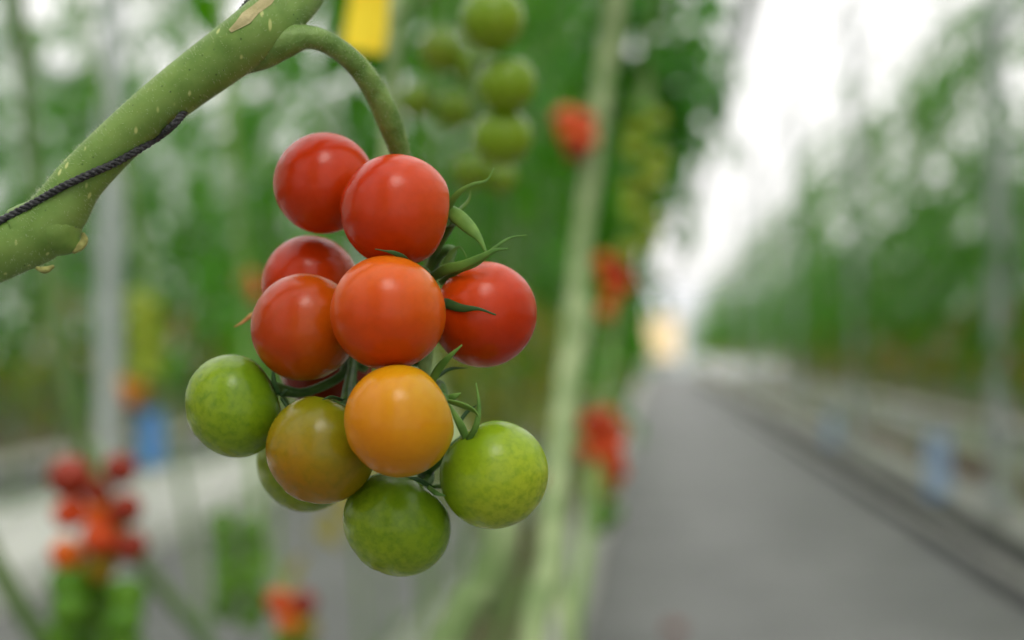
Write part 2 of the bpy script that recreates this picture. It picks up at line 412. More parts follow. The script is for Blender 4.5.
def foliage_mesh(name, seed, z0, z1, n, L, mat, thin=3.0, cut=.4):
    r = random.Random(seed); mb = MB(); az = r.uniform(0, 6)
    for i in range(n):
        z = z0 + (z1 - z0) * (i + r.uniform(-.3, .3)) / n
        az += 2.4 + r.uniform(-.4, .4)
        if z > thin and r.random() < cut: continue
        compound(mb, Vector((r.uniform(-.02, .02), r.uniform(-.02, .02), z)), az, L * r.uniform(.75, 1.1) * (1 if z < z1 - .35 else .7), r)
    return mb.mesh(name, mat)
FOL = [foliage_mesh('foliage', 10 + i, 1.1, 4.0, 25, .36, LEAF) for i in range(7)]
FOLC = [foliage_mesh('foliage', 110 + i, 1.1, 4.0, 25, .36, LEAF, 2.5, .5) for i in range(6)]
FOLO = [foliage_mesh('foliage', 90 + i, .45, 3.9, 20, .4, LEAF) for i in range(3)]
FOLS = [foliage_mesh('foliage', 30 + i, 1.2, 4.0, 18, .24, LEAF) for i in range(4)]
LOWF = [foliage_mesh('lower_foliage', 50 + i, .85, 1.35, 7, .25, LEAFY) for i in range(3)]
def stem_mesh(seed, lie, side=0, hz=0, mat=None):
    r = random.Random(seed); mb = MB()
    pts = [(side, -lie, .03 + hz), (side + r.uniform(-.05, .05), -lie * .5, .05 + hz + r.uniform(0, .06)), (side * .6 + r.uniform(-.05, .05), -.2, .05 + hz), (0, 0, .16 + hz)]
    for z in (.6, 1.1, 1.6, 2.1, 2.6, 3.1, 3.6, 4.0): pts.append((r.uniform(-.03, .03), r.uniform(-.03, .03), z))
    mb.tube([Vector(p) for p in pts], [.009] * 4 + [.0085, .008, .0075, .007, .0065, .006, .005, .003], 6, smooth=4)
    return mb.mesh('stem', mat or VINE)
STM = [stem_mesh(70 + i, l) for i, l in enumerate((.6, 1.0, 1.5, 1.2))]
STMC = [stem_mesh(80 + i, 1.6 + .35 * i, (-.38, -.2, -.32, -.45, -.26, -.4)[i], (.1, .3, .22, .02, .38, .3)[i], VINEP) for i in range(6)]
mbs = MB(); mbs.tube([(0.02, 0, .4), (0.01, 0, 4.1)], .0018, 3); STRG = mbs.mesh('support_string', STRING)

def fruit_mesh(name, mat, nu=32, nv=20, ob=.94):
    """unit-radius tomato, stem end up: shallow shoulder dimple, faint blossom tip"""
    mb = MB(); vs = []; fs = []
    for i in range(nv + 1):
        a = math.pi * i / nv
        r = math.sin(a) ** .96 if 0 < i < nv else 0
        z = math.cos(a)
        if z > .72: z -= .55 * (z - .72) ** 1.2
        if z < -.97: z -= .02
        for j in range(nu):
            b = 2 * math.pi * j / nu
            k = 1 + .006 * math.cos(5 * b + .4) * (1 - abs(z))
            vs.append((r * math.cos(b) * k, r * math.sin(b) * k, z * ob))
    for i in range(nv):
        for j in range(nu): fs.append((i*nu + j, (i+1)*nu + j, (i+1)*nu + (j+1) % nu, i*nu + (j+1) % nu))
    mb.add(vs, fs)
    me = mb.mesh(name, mat)
    import bmesh
    bm = bmesh.new(); bm.from_mesh(me); bmesh.ops.remove_doubles(bm, verts=bm.verts, dist=1e-5); bm.to_mesh(me); bm.free()
    return me
SMALL = {k: fruit_mesh('tomato', m, 14, 9) for k, m in (('red', RED), ('orange', ORANGE), ('orangered', ORANGERED), ('olive', OLIVE), ('green', BGREEN), ('green3', GREEN3), ('yg', YGREEN), ('deep', DEEPSHADE))}
MIDM = {k: fruit_mesh('tomato', m, 24, 16) for k, m in (('green', GREEN), ('green3', GREEN3), ('yg', YGREEN))}

def plant(x, y, zb, label, group, big=True, low=True, lean=0, stems=STM, fol=None):
    t = link('tomato_plant', None, loc=(x, y, zb)); tag(t, label, 'plant', group)
    a = rnd.uniform(-.12, .12)
    link('stem', rnd.choice(stems), t, rot=(rnd.uniform(-.03, .03), lean, rnd.uniform(-.2, .2)))
    link('foliage', rnd.choice(fol or (FOL if big else FOLS)), t, rot=(0, lean, rnd.uniform(0, 6.28)), scale=(1, 1, rnd.uniform(.93, 1.04)))
    if low and rnd.random() < .85: link('lower_foliage', rnd.choice(LOWF), t, rot=(0, lean, rnd.uniform(0, 6.28)))
    link('support_string', STRG, t, rot=(0, lean, 0))
    return t
def frange(a, b, s):
    while a < b: yield a; a += s * (1 + max(0, a - 14) * .05)
# middle row: two lines of plants on one bed
GA, GB = 'plants of the middle row on its path side', 'plants of the middle row on its aisle side'
def row(x, dx, ya, st, yb, zb, label, group, **kw):
    y = ya
    while y < yb:
        plant(x + rnd.uniform(-dx, dx), y, zb, label, group, **kw)
        y += st * (1 + max(0, y - 11) * .07)
row(-.5, .03, 3.1, .5, 6, .18, 'leafy tomato plant of the middle row, on the side by the grey path', GA, big=False, lean=.025)
row(-.54, .04, 6, .55, 76, .18, 'leafy tomato plant of the middle row, on the side by the grey path', GA, lean=.03)
row(-.85, .04, 3.4, .6, 76, .18, 'leafy tomato plant of the middle row, on the side away from the path', GB, lean=-.05)
row(-3.55, .1, 6.2, .5, 50, .34, 'leafy tomato plant growing from the white bed behind the grey aisle', 'plants of the white bed', lean=.03)
row(-4.4, .1, 8.5, .7, 50, .01, 'leafy tomato plant just behind the white bed', 'plants at the rear of the white bed', lean=-.03)
row(-6.8, .2, 12, .75, 45, .26, 'leafy tomato plant in the outermost row beyond the white bed', 'plants of the row beyond the white bed', low=False, fol=FOLO)
row(2.4, .08, 5.4, .45, 76, .32, 'leafy tomato plant in the row across the path, on its path side', 'plants across the path, path side', lean=-.05, stems=STMC, fol=FOLC)
row(2.8, .08, 6.0, .65, 76, .32, 'leafy tomato plant in the row across the path, on its rear side', 'plants across the path, rear side', lean=.03, fol=FOLC)
row(5.6, .15, 10, .85, 45, .26, 'leafy tomato plant in the outermost row behind the row across the path', 'plants of the row behind the row across the path', low=False, fol=FOLO)
for x_, y_ in ((1.95, 72), (1.9, 75.5), (2.4, 76.5), (2.1, 78)): plant(x_, y_, .02, 'distant leafy tomato plant beside the pale door at the end of the path', 'plants at the end of the path', fol=FOLO)
# the same rows go on behind the photographer and shade and mirror in the front cluster
row(-.6, .05, -4.2, .6, -.55, .18, 'leafy tomato plant of the middle row behind the place of the photographer', 'middle row plants behind the photographer', lean=-.03)
row(2.4, .08, -4.2, .75, 5, .32, 'leafy tomato plant across the path beside or behind the photographer', 'plants across the path beside the photographer', lean=-.03, low=False)
row(-3.5, .1, -3.5, .9, 5.5, .34, 'leafy tomato plant of the white bed beside the photographer', 'white bed plants beside the photographer', low=False)

# tomatoes of the row across the path and of the white bed
def tomato_small(key, loc, r, label, group):
    o = link('tomato', SMALL[key], loc=loc, rot=(rnd.uniform(-.5, .5), rnd.uniform(-.5, .5), rnd.uniform(0, 6)), scale=(r, r, r))
    return tag(o, label, 'tomato', group)
def far_truss(x, y, z, keys, label, group, n=7):
    for i in range(n):
        tomato_small(keys[min(len(keys) - 1, i * len(keys) // n)], (x + (.022 if i % 2 else -.022) + rnd.uniform(-.006, .006), y + rnd.uniform(-.015, .015), z - i * .026), rnd.uniform(.015, .018), label, group)
for y in (6.6, 7.5, 8.3, 9.1, 9.8, 11.2, 12.0, 13.1, 14.0, 15.5, 17, 18.8):
    far_truss(2.26 + rnd.uniform(-.06, .04), y, rnd.uniform(1.15, 1.5), rnd.choice((('red', 'orangered'), ('red', 'orange', 'yg'), ('orangered', 'orange', 'olive'))),
              'blurred ripening tomato among the stems of the row across the path', 'tomatoes of the row across the path')
for y in (7.3, 8.4, 9.7, 10.6, 12, 13.5):
    far_truss(-3.3, y, rnd.uniform(1.1, 1.6), rnd.choice((('red', 'orangered'), ('orange', 'yg'), ('yg',))), 'blurred ripening tomato among the stems above the white bed', 'tomatoes of the white bed row')

# sticky traps
def trap(name, px, py, d, wpx, hpx, mat, label, tilt=0):
    c = P(px, py, d); wd, ht = wpx * d / F, hpx * d / F
    t = link(name, None, loc=c); tag(t, label, 'insect trap')
    ca, sa = math.cos(tilt), math.sin(tilt)
    mb = MB(); rx = V(1, 0, 0); dn = Vector((0, 0, -1)); rx.z = 0; rx.normalize(); nrm = rx.cross(dn)
    a = rx * ca + dn * sa; b = dn * ca - rx * sa; n = 8
    vs = []; fs = []
    for i in range(n + 1):
        q = (i / n - .5) * ht; bow = nrm * (.03 * wd * math.sin(3 * i / n))
        for s in (-1, 1):
            for e in (-1, 1): vs.append(c + a * (s * wd / 2) + b * q + bow + nrm * (e * .0012))
    for i in range(n):
        k = i * 4
        fs += [(k, k+4, k+6, k+2), (k+1, k+3, k+7, k+5), (k, k+1, k+5, k+4), (k+2, k+6, k+7, k+3)]
    fs += [(0, 2, 3, 1), (n*4, n*4+1, n*4+3, n*4+2)]
    mb.add(vs, fs); obj('trap_card', mb, mat, t, smooth=False)
    top = c - b * (ht / 2); mb = MB(); mb.tube([top + b * .01, top - b * .02 + nrm * .004, Vector((top.x, top.y, max(top.z + .15, top.z)))], .0012, 5); obj('hook', mb, WIRE, t)
trap('sticky_trap', 151, 439, 9.0, 24, 56, BLUE, 'bright blue sticky card hanging by the steel post over the white bed')
trap('sticky_trap', 938, 466, 9.6, 24, 62, PBLUE, 'pale blue sticky card low on the bed near the broadest steel post')
trap('sticky_trap', 832, 428, 15, 13, 34, PBLUE, 'small faint blue sticky card by the second post across the path')
trap('sticky_trap', 370, 6, 1.15, 42, 92, YELLOW, 'yellow sticky card hanging at the top above the curved stalk', .16)

# ------------------------------------------------------------------ blurred vines near the camera (middle row) and their clusters
def near_vine(pts, r, label, mat=VINE, taper=1):
    w_ = [P(*p) for p in pts]
    e = w_[-1].copy(); d = e - w_[-2]; k = (e.z - .2) / max(.02, -d.z); h = Vector((d.x, d.y, 0)) * min(k, .5 / max(.01, Vector((d.x, d.y, 0)).length))
    w_ += [e + h * .5 + Vector((0, 0, (.2 - e.z) * .5)), e + h + Vector((0, 0, .2 - e.z)), e + h * 1.6 + Vector((0, -.25, .17 - e.z))]
    t = link('tomato_vine', None, loc=w_[-1]); tag(t, label, 'vine')
    mb = MB(); mb.tube(w_, [r * min(1, taper + (1 - taper) * i / 4) for i in range(len(w_))], 10, smooth=6, wob=.02); obj('stem', mb, mat, t)
    return t
def ped(t, pts, r=.003):
    mb = MB(); mb.tube([P(*p) for p in pts], r, 6, smooth=4); obj('peduncle', mb, VINE, t)
def leafy(t, px, py, d, n, seed, L=.26, mat=LEAFN, spread=.25):
    """tuft of compound leaves on a near vine"""
    r = random.Random(seed); mb = MB(); az = r.uniform(0, 6)
    for i in range(n):
        az += 2.4
        compound(mb, P(px, py, d) + Vector((r.uniform(-.02, .02), r.uniform(-.05, .05), r.uniform(-spread, spread))), az, L * r.uniform(.8, 1.1), r)
    obj('foliage', mb, mat, t)

va = near_vine([(622, -140, 2.1), (616, 0, 2.1), (606, 70, 2.1), (593, 160, 2.05), (581, 250, 2.0), (571, 340, 1.9), (562, 420, 1.75), (555, 500, 1.6), (548, 570, 1.5), (530, 660, 1.4)], .0135, 'long pale green vine slanting down behind the cluster beside the path', VINEP)
leafy(va, 625, -30, 2.6, 8, 1, .13); leafy(va, 588, 20, 2.6, 8, 2, .15); leafy(va, 565, -40, 2.7, 8, 3, .17); leafy(va, 575, 90, 2.7, 6, 4, .13, LEAFN, .15)
vb = near_vine([(662, -120, 2.7), (655, 0, 2.7), (640, 120, 2.7), (628, 240, 2.65), (610, 360, 2.5), (596, 460, 2.2), (584, 560, 1.9), (572, 660, 1.7)], .009, 'thinner green vine between the slanting pale vine and the path')
for i_, (x_, y_, n_, l_) in enumerate(((652, -40, 13, .18), (650, 15, 13, .18), (648, 70, 13, .17), (645, 125, 12, .16), (640, 180, 9, .125), (632, 235, 8, .11), (620, 290, 7, .08), (616, 340, 6, .08), (612, 385, 5, .07))): leafy(vb, x_, y_, 2.9, n_, 40 + i_, l_, LEAFN, .1)
leafy(vb, 662, 35, 3.2, 13, 61, .16, LEAFN, .14); leafy(vb, 658, 110, 3.2, 12, 62, .14, LEAFN, .14)
vc = near_vine([(395, -150, 1.1), (396, 0, 1.08), (392, 130, 1.06), (396, 260, 1.04), (430, 400, 1.02), (490, 500, 1.0), (500, 545, .99), (478, 600, .98), (440, 660, .96)], .0125, 'thick vine bending low under the bright green tomato', VINEP, .25)
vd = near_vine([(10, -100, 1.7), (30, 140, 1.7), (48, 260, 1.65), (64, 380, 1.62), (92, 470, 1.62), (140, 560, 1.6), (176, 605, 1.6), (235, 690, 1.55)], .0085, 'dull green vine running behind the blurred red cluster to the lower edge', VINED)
vh = near_vine([(590, 300, 2.4), (578, 380, 2.2), (566, 460, 2.0), (560, 540, 1.8), (562, 600, 1.7), (572, 670, 1.6)], .011, 'pale vine hugging the path edge under the red cluster beside the path', VINEP, .5)
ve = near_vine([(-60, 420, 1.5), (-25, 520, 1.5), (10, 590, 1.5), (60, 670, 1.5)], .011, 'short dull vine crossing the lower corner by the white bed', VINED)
vf = near_vine([(215, -100, 2.4), (232, 140, 2.4), (246, 300, 2.4), (250, 420, 2.3), (262, 540, 2.2), (300, 660, 2.0)], .007, 'thin vine with a hanging green cluster under the green tomatoes')
vg = near_vine([(60, -100, 3.6), (110, 120, 3.6), (150, 280, 3.6), (172, 420, 3.5), (185, 500, 3.5)], .008, 'distant thin vine with pale green tomatoes next to the steel post')

def mid_tomato(key, px, py, d, rpx, label, group, mesh=None):
    r = 1.18 * rpx * d / F
    o = link('tomato', (MIDM if key in MIDM and rpx > 20 else SMALL)[key], loc=P(px, py, d), rot=(rnd.uniform(-.5, .5), rnd.uniform(-.5, .5), rnd.uniform(0, 6)), scale=(r, r, r))
    return tag(o, label, 'tomato', group)
def cluster(items, d, r, label, group, jit=.012):
    for it in items:
        k, px, py = it[:3]; rp = it[3] if len(it) > 3 else r
        mid_tomato(k, px, py, d + rnd.uniform(-jit, jit), rp, label, group)
# red cluster over the white bed
L1 = 'blurred red tomato in the hanging cluster before the white bed'; G1 = 'red tomatoes of the cluster before the white bed'
cluster([(k_, x_, y_ + 5, r_) for k_, x_, y_, r_ in [('deep', 70, 472, 19), ('deep', 120, 464, 15), ('deep', 97, 487, 12), ('red', 70, 507, 15), ('orangered', 97, 510, 12), ('deep', 125, 504, 15), ('red', 101, 532, 17), ('deep', 130, 541, 15), ('orangered', 67, 549, 15)]], 1.5, 15, L1, G1)  # mostly the darkened red, standing in for weaker light at this height
L1b = 'blurred green tomato hanging beneath the red ones before the white bed'; G1b = 'green tomatoes of the cluster before the white bed'
cluster([('olive', 100, 566, 15)], 1.52, 15, 'olive tomato between red and green ones in the cluster before the white bed', 'olive tomato before the white bed')
cluster([('green', 66 + 34 * (i % 2) * 1.8 + rnd.uniform(-4, 4), 582 + i * 13) for i in range(7)], 1.5, 17, L1b, G1b)
cluster([('green', 98 + rnd.uniform(-3, 3), 590 + i * 27) for i in range(3)], 1.54, 15, L1b, G1b)
ped(vd, [(80, 440, 1.63), (96, 446, 1.56), (99, 480, 1.53), (98, 560, 1.53), (98, 660, 1.53)])
# hanging green cluster under the green tomatoes of the front cluster
L2 = 'blurred leaf green tomato in the pair of columns left of centre low over the grey floor'
L2 = 'blurred green tomato in the two hanging columns over the grey aisle floor'; G2 = 'green tomatoes hanging over the aisle floor'
cluster([('green', 224 + 30 * (i % 2) + rnd.uniform(-3, 3), 520 + i * 9) for i in range(12)], 2.1, 11, L2, G2)
ped(vf, [(256, 480, 2.28), (242, 494, 2.14), (239, 540, 2.1), (239, 630, 2.1)])
L3 = 'blurred tomato of the small reddish cluster at the lower edge under the green tomatoes'; G3 = 'tomatoes of the small cluster at the lower edge'
cluster([('red', 280, 602, 12), ('deep', 303, 604, 12), ('orangered', 290, 622, 12), ('olive', 306, 628, 11), ('green', 282, 644, 12), ('green', 304, 652, 12)], 1.9, 12, L3, G3)
ped(vf, [(285, 600, 2.08), (290, 588, 1.95), (292, 640, 1.9)])
# clusters of the slanting vine
L4 = 'blurred red tomato in the cluster beside the path halfway up the slanting vine'; G4 = 'red tomatoes beside the path'
cluster([('red', 592, 424, 11), ('red', 606, 416, 9), ('red', 600, 440, 11), ('red', 616, 434, 10), ('red', 590, 452, 10), ('red', 612, 456, 11), ('orangered', 600, 468, 10), ('red', 617, 472, 9)], 2.2, 10, L4, G4)
L4b = 'pale unripe tomato under the red ones in the cluster beside the path'; G4b = 'unripe tomatoes beside the path'
cluster([('yg', 593, 482, 10), ('olive', 609, 488, 9), ('green', 600, 502, 10), ('green', 612, 512, 9), ('green', 600, 524, 9)], 2.2, 10, L4b, G4b)
ped(va, [(566, 396, 1.86), (585, 394, 2.1), (602, 410, 2.2), (604, 520, 2.2)])
L5 = 'blurred red tomato of the small cluster high up against green leaves'; G5 = 'red tomatoes high against the leaves'
cluster([('red', 566, 118, 11), ('red', 582, 124, 12), ('orangered', 570, 134, 11), ('red', 586, 140, 10), ('deep', 576, 152, 10)], 2.0, 11, L5, G5)
ped(va, [(598, 120, 2.06), (590, 104, 2.04), (576, 110, 2.0), (577, 150, 2.0)])
L6 = 'blurred reddish tomato in the cluster between the slanting vine and the leaves'; G6 = 'reddish tomatoes beside the slanting vine'
cluster([('orangered', 604, 262, 9), ('deep', 620, 268, 10), ('red', 608, 279, 9), ('red', 624, 284, 9), ('orangered', 612, 297, 8), ('orangered', 606, 312, 8)], 2.5, 9, L6, G6)
ped(vb, [(630, 230, 2.62), (622, 240, 2.52), (614, 260, 2.5), (613, 310, 2.5)])
# green columns along the thinner vine
L8 = 'pale green tomato in the tall unripe cluster along the edge of the path'; G8 = 'unripe tomatoes along the path edge'
cluster([('yg' if i % 3 else 'green', 636 + 20 * (i % 2) + rnd.uniform(-3, 3) - i * .4, 110 + i * 10) for i in range(15)], 2.3, 10, L8, G8)
ped(vb, [(645, 80, 2.7), (650, 84, 2.4), (648, 120, 2.3), (642, 250, 2.3)])
# unripe cluster high behind the front cluster
def green_top(px, py, d, rpx, label, key='green'): mid_tomato(key, px, py, d, rpx, label, 'unripe tomatoes behind the front cluster')
green_top(492, 20, .74, 28, 'plump unripe green tomato, topmost of the clear hanging column at the upper edge')
green_top(506, 84, .75, 26, 'unripe green tomato in the middle of the clear hanging column')
green_top(502, 137, .76, 26, 'unripe green tomato at the bottom of the clear hanging column above the dried tips')
L7 = 'dim blurred unripe tomato beside the clear hanging green column'
for px, py, rp in ((442, 50, 20), (472, 66, 17), (452, 108, 18), (470, 170, 18), (416, 100, 15), (500, 178, 15)): mid_tomato('green3', px, py, 1.0, rp, L7, 'dim unripe tomatoes behind the front cluster')
ped(vc, [(396, 20, 1.06), (450, -20, .9), (476, 10, .8), (474, 80, .79), (478, 150, .8)])
for px, py in ((492, 20), (506, 84), (502, 137)): ped(vc, [(474, py - 14, .79), (484, py - 26, .78), (px - 2, py - 24, .76)], .0018)
L9 = 'pale green tomato of the faint tall cluster next to the steel post'; G9 = 'faint pale tomatoes next to the post'
cluster([('yg', 138 + 16 * (i % 2) + rnd.uniform(-3, 3), 300 + i * 8) for i in range(10)], 3.4, 10.5, L9, G9)
cluster([('orange', 127, 385), ('orange', 139, 390), ('orangered', 132, 398)], 3.4, 8, 'orange tomato at the foot of the faint cluster next to the steel post', 'orange tomatoes next to the post')
ped(vg, [(152, 286, 3.58), (146, 290, 4.3), (146, 380, 3.4)])
cluster([('orangered', 248, 280, 9), ('orangered', 256, 292, 9)], 2.6, 9, 'faint orange tomato blurred close behind the red pair at the back of the cluster', 'faint orange tomatoes')
cluster([('deep', 550, 482, 10), ('deep', 556, 494, 10)], 1.8, 10, 'dark reddish tomato low between the two slanting vines', 'dark tomatoes between the vines')
for x_, y_ in ((.09, 6.5), (.125, 6.42), (.07, 6.36), (.11, 6.34)): tomato_small('deep', (x_, y_, .0175), .0175, 'dark red tomato fallen on the grey path near the lower edge', 'tomatoes fallen on the path')

# ------------------------------------------------------------------ the front vine: stem, stalk, hairs
main = link('tomato_vine', None, loc=P(280, 40, .43))
tag(main, 'thick hairy green stem with the curved stalk that carries the sharp front cluster', 'vine')
SP = [(-620, 470, 30), (-330, 365, 31), (-160, 308, 31), (-70, 280, 31), (-30, 262, 31), (6, 247, 30), (40, 231, 30), (60, 210, 28), (78, 183, 24.5), (107, 152, 23), (140, 121, 23), (180, 89, 25), (226, 55, 27), (258, 31, 28), (285, 6, 28), (306, -24, 28), (330, -85, 27), (372, -240, 26), (395, -520, 25), (405, -1000, 22)]
pts = [P(x, y, .43 + max(0, -70 - x) * .0002 if x < 270 else .432 + (x - 270) * .0005) for x, y, r in SP]; rad = [r * .43 / F for *_, r in SP]
mb = MB(); mb.tube(pts, rad, 28, smooth=8); stem_o = obj('stem', mb, STEM, main)
spts, srad = spline(pts, list(rad), 8)
# swollen leaf node with its scar under the stem
mb = MB(); mb.tube([P(22, 236, .43), P(38, 229, .43), P(52, 228, .43), P(62, 234, .43), P(70, 240, .43), P(77, 244, .43), P(82, 245, .43)], [.0088, .0088, .0086, .0078, .0058, .003, .001], 24, smooth=5); obj('node_swelling', mb, STEM, main)
mb = MB(); mb.tube([P(83, 233, .4295), P(84.5, 240, .429), P(80, 247, .4285), P(73, 253, .428)], [.0005, .0012, .0012, .0005], 8, smooth=4)
mb.tube([P(36, 268, .4245), P(45, 270, .4242), P(54, 266, .4245)], [.0005, .0011, .0005], 8, smooth=4); obj('leaf_scar', mb, SCARB, main)
# torn strip of tan skin, lying on the front of the stem
def on_stem(px, py, lift=.0003):
    """point on the front face of the stem along the view ray"""
    o = CAM; dr = (P(px, py, .43) - CAM).normalized(); best = None
    for c, r in zip(spts, srad):
        t = (c - o).dot(dr); q = (o + dr * t - c).length
        if q < r:
            tt = t - math.sqrt(r * r - q * q)
            if best is None or tt < best: best = tt
    if best is None:
        c, r = min(zip(spts, srad), key=lambda k: (o + dr * (k[0] - o).dot(dr) - k[0]).length - k[1])
        best = (c - o).dot(dr)
    return o + dr * (best - lift)
mb = MB()
ctr = [(230, 31), (238, 25), (246, 18), (256, 9), (268, 0), (280, -12)]; wd = [2, 4, 6.5, 5, 5.5, 2]
vs = []; fs = []
for (x, y), h in zip(ctr, wd):
    for s in (-1, -.5, 0, .5, 1): vs.append(on_stem(x + s * h * .62, y + s * h * .78, .0006 - .0003 * abs(s)))
    for s in (-1, -.5, 0, .5, 1): vs.append(on_stem(x + s * h * .62, y + s * h * .78, -.0008))
for i in range(len(ctr) - 1):
    for j in range(4):
        a = i * 10 + j; fs.append((a, a + 1, a + 11, a + 10)); fs.append((a + 5, a + 15, a + 16, a + 6))
    for j in (0, 4): a = i * 10 + j; fs.append((a, a + 10, a + 15, a + 5))
mb.add(vs, fs); obj('torn_skin', mb, SCAR, main)
# curved stalk
PD = [(236, 60, 17, .434), (262, 49, 20, .432), (284, 42, 16.5, .431), (306, 37, 12, .432), (326, 42, 11, .434), (346, 55, 11, .438), (364, 74, 11.5, .442), (378, 96, 12, .446), (389, 120, 12.5, .450), (397, 142, 11, .454), (404, 165, 9.5, .458), (416, 200, 8, .464), (428, 245, 7.5, .463), (433, 300, 7, .463), (426, 355, 6.5, .459), (423, 400, 6, .449), (424, 445, 5.5, .446), (422, 480, 5, .448)]
mb = MB(); mb.tube([P(x, y, d) for x, y, r, d in PD], [r * d / F for x, y, r, d in PD], 18, smooth=6); obj('peduncle', mb, PEDUN, main)
pp, pr = spline([P(x, y, d) for x, y, r, d in PD], [r * d / F for x, y, r, d in PD], 6)
# fine hairs on stem and stalk
mb = MB(); hr = random.Random(3)
def hairs(pts_, rads, n, lo, hi):
    for _ in range(n):
        i = hr.randrange(1, len(pts_) - 2); f_ = hr.random()
        c = pts_[i].lerp(pts_[i+1], f_); r = rads[i] * (1 - f_) + rads[i+1] * f_
        t = (pts_[i+1] - pts_[i]).normalized(); a = t.orthogonal().normalized(); b = t.cross(a); th = hr.uniform(0, 6.283)
        nrm = a * math.cos(th) + b * math.sin(th); ln = hr.uniform(lo, hi)
        p0 = c + nrm * (r * .97); p1 = c + nrm * (r + ln) + t * hr.uniform(-.4, .4) * ln
        s = t * .000045; u = nrm.cross(t) * .000045
        mb.add([p0 - s - u, p0 + s - u, p0 + u, p1], [(0, 1, 3), (1, 2, 3), (2, 0, 3)])
hairs(spts[20:-16], srad[20:-16], 4200, .0004, .0016)
hairs(pp[6:68], pr[6:68], 1300, .0003, .0011)
h = obj('stem_hair', mb, HAIR, main); h['kind'] = 'stuff'

# ------------------------------------------------------------------ black twine wound round the stem
tw = link('twine', None, loc=P(60, 188, .414)); tag(tw, 'black twisted twine wound across the thick green stem', 'twine')
path = [(-60, 250), (-20, 231), (0, 221), (30, 205), (62, 187), (90, 174), (115, 163), (140, 149), (160, 136), (174, 124)]
cp = [on_stem(x, y, .0011) if x < 168 else P(x, y, .424) for x, y in path]
cp += [P(182, 115, .4265), P(190, 102, .436), P(203, 78, .443), P(216, 50, .444), P(230, 26, .442), P(244, 8, .436), P(254, -6, .43), P(270, -24, .424)]
cps, _ = spline(cp, [1] * len(cp), 22)
for s in range(3):
    q = []; L_ = 0
    for i, p in enumerate(cps):
        if i: L_ += (p - cps[i-1]).length
        t = (cps[min(i+1, len(cps)-1)] - cps[max(i-1, 0)]).normalized(); a = t.orthogonal().normalized(); b = t.cross(a)
        an = L_ / .0052 * 6.283 + s * 2.094
        q.append(p + (a * math.cos(an) + b * math.sin(an)) * .00062)
    mb = MB(); mb.tube(q, .00062, 7, wob=.08); obj('strand', mb, TWINE, tw)

# ------------------------------------------------------------------ the front cluster
T = {1: (324, 183, 51, 0.4521, RED, (.55, .45, .7)), 2: (397, 210.5, 56.5, 0.4319, RED, (.93, .18, .33)), 3: (310, 284, 49, 0.4654, RED, (.75, .2, .6)),
     4: (304.5, 327, 54, 0.4358, ORANGERED2, (.6, .3, .75)), 5: (388, 313, 58, 0.4164, ORANGERED, (.25, -.6, .75)), 6: (484.5, 314.5, 53.5, 0.4400, RED, (-.75, -.5, .42)),
     7: (234.5, 406, 50.5, 0.4400, GREEN, (.85, -.4, .34)), 8: (321.5, 449.5, 55.5, 0.4256, OLIVE, (.47, -.82, .33)), 9: (399.5, 421, 56.5, 0.4045, ORANGE, (.83, -.4, .4)),
     10: (494, 474.5, 55, 0.4300, GREEN2, (-.58, -.7, .42)), 11: (397, 524, 54, 0.4344, GREEN, (.55, -.74, .38)), 12: (307, 462, 50, 0.4650, GREEN3, (.5, -.3, .8)), 13: (326, 361, 48, 0.4880, DEEPSHADE, (.3, -.2, .93))}
LAB = {1: 'smooth red tomato, topmost of the sharp front cluster, behind the one under the curved stalk',
       2: 'glossy red tomato right under the end of the curved stalk in the front cluster',
       3: 'red tomato half hidden beneath the topmost one, above the dark orange tomato',
       4: 'dark orange-red tomato with a withered brown tip beside it, above the olive tomato',
       5: 'bright orange-red tomato in the middle of the cluster, directly above the yellow-orange one',
       6: 'red tomato under long curling green sepals, standing out from the cluster toward the path',
       7: 'green tomato on the outer side of the cluster, touching the olive one',
       8: 'olive yellow tomato between the outer green tomato and the yellow-orange one',
       9: 'yellow-orange tomato in the front of the cluster, the only one of that colour',
       10: 'bright yellowish green tomato with upright pointed sepals, under the red one near the path',
       11: 'dull green tomato at the very bottom of the front cluster',
       12: 'green tomato almost hidden behind the olive one, only its lower rim showing',
       13: 'deep red tomato in shade behind the orange-red pair, showing between the stalks'}
SCL = {11: (1.03, 1.03, .95), 2: (1, 1, 1.03), 7: (1.04, 1.04, .97)}
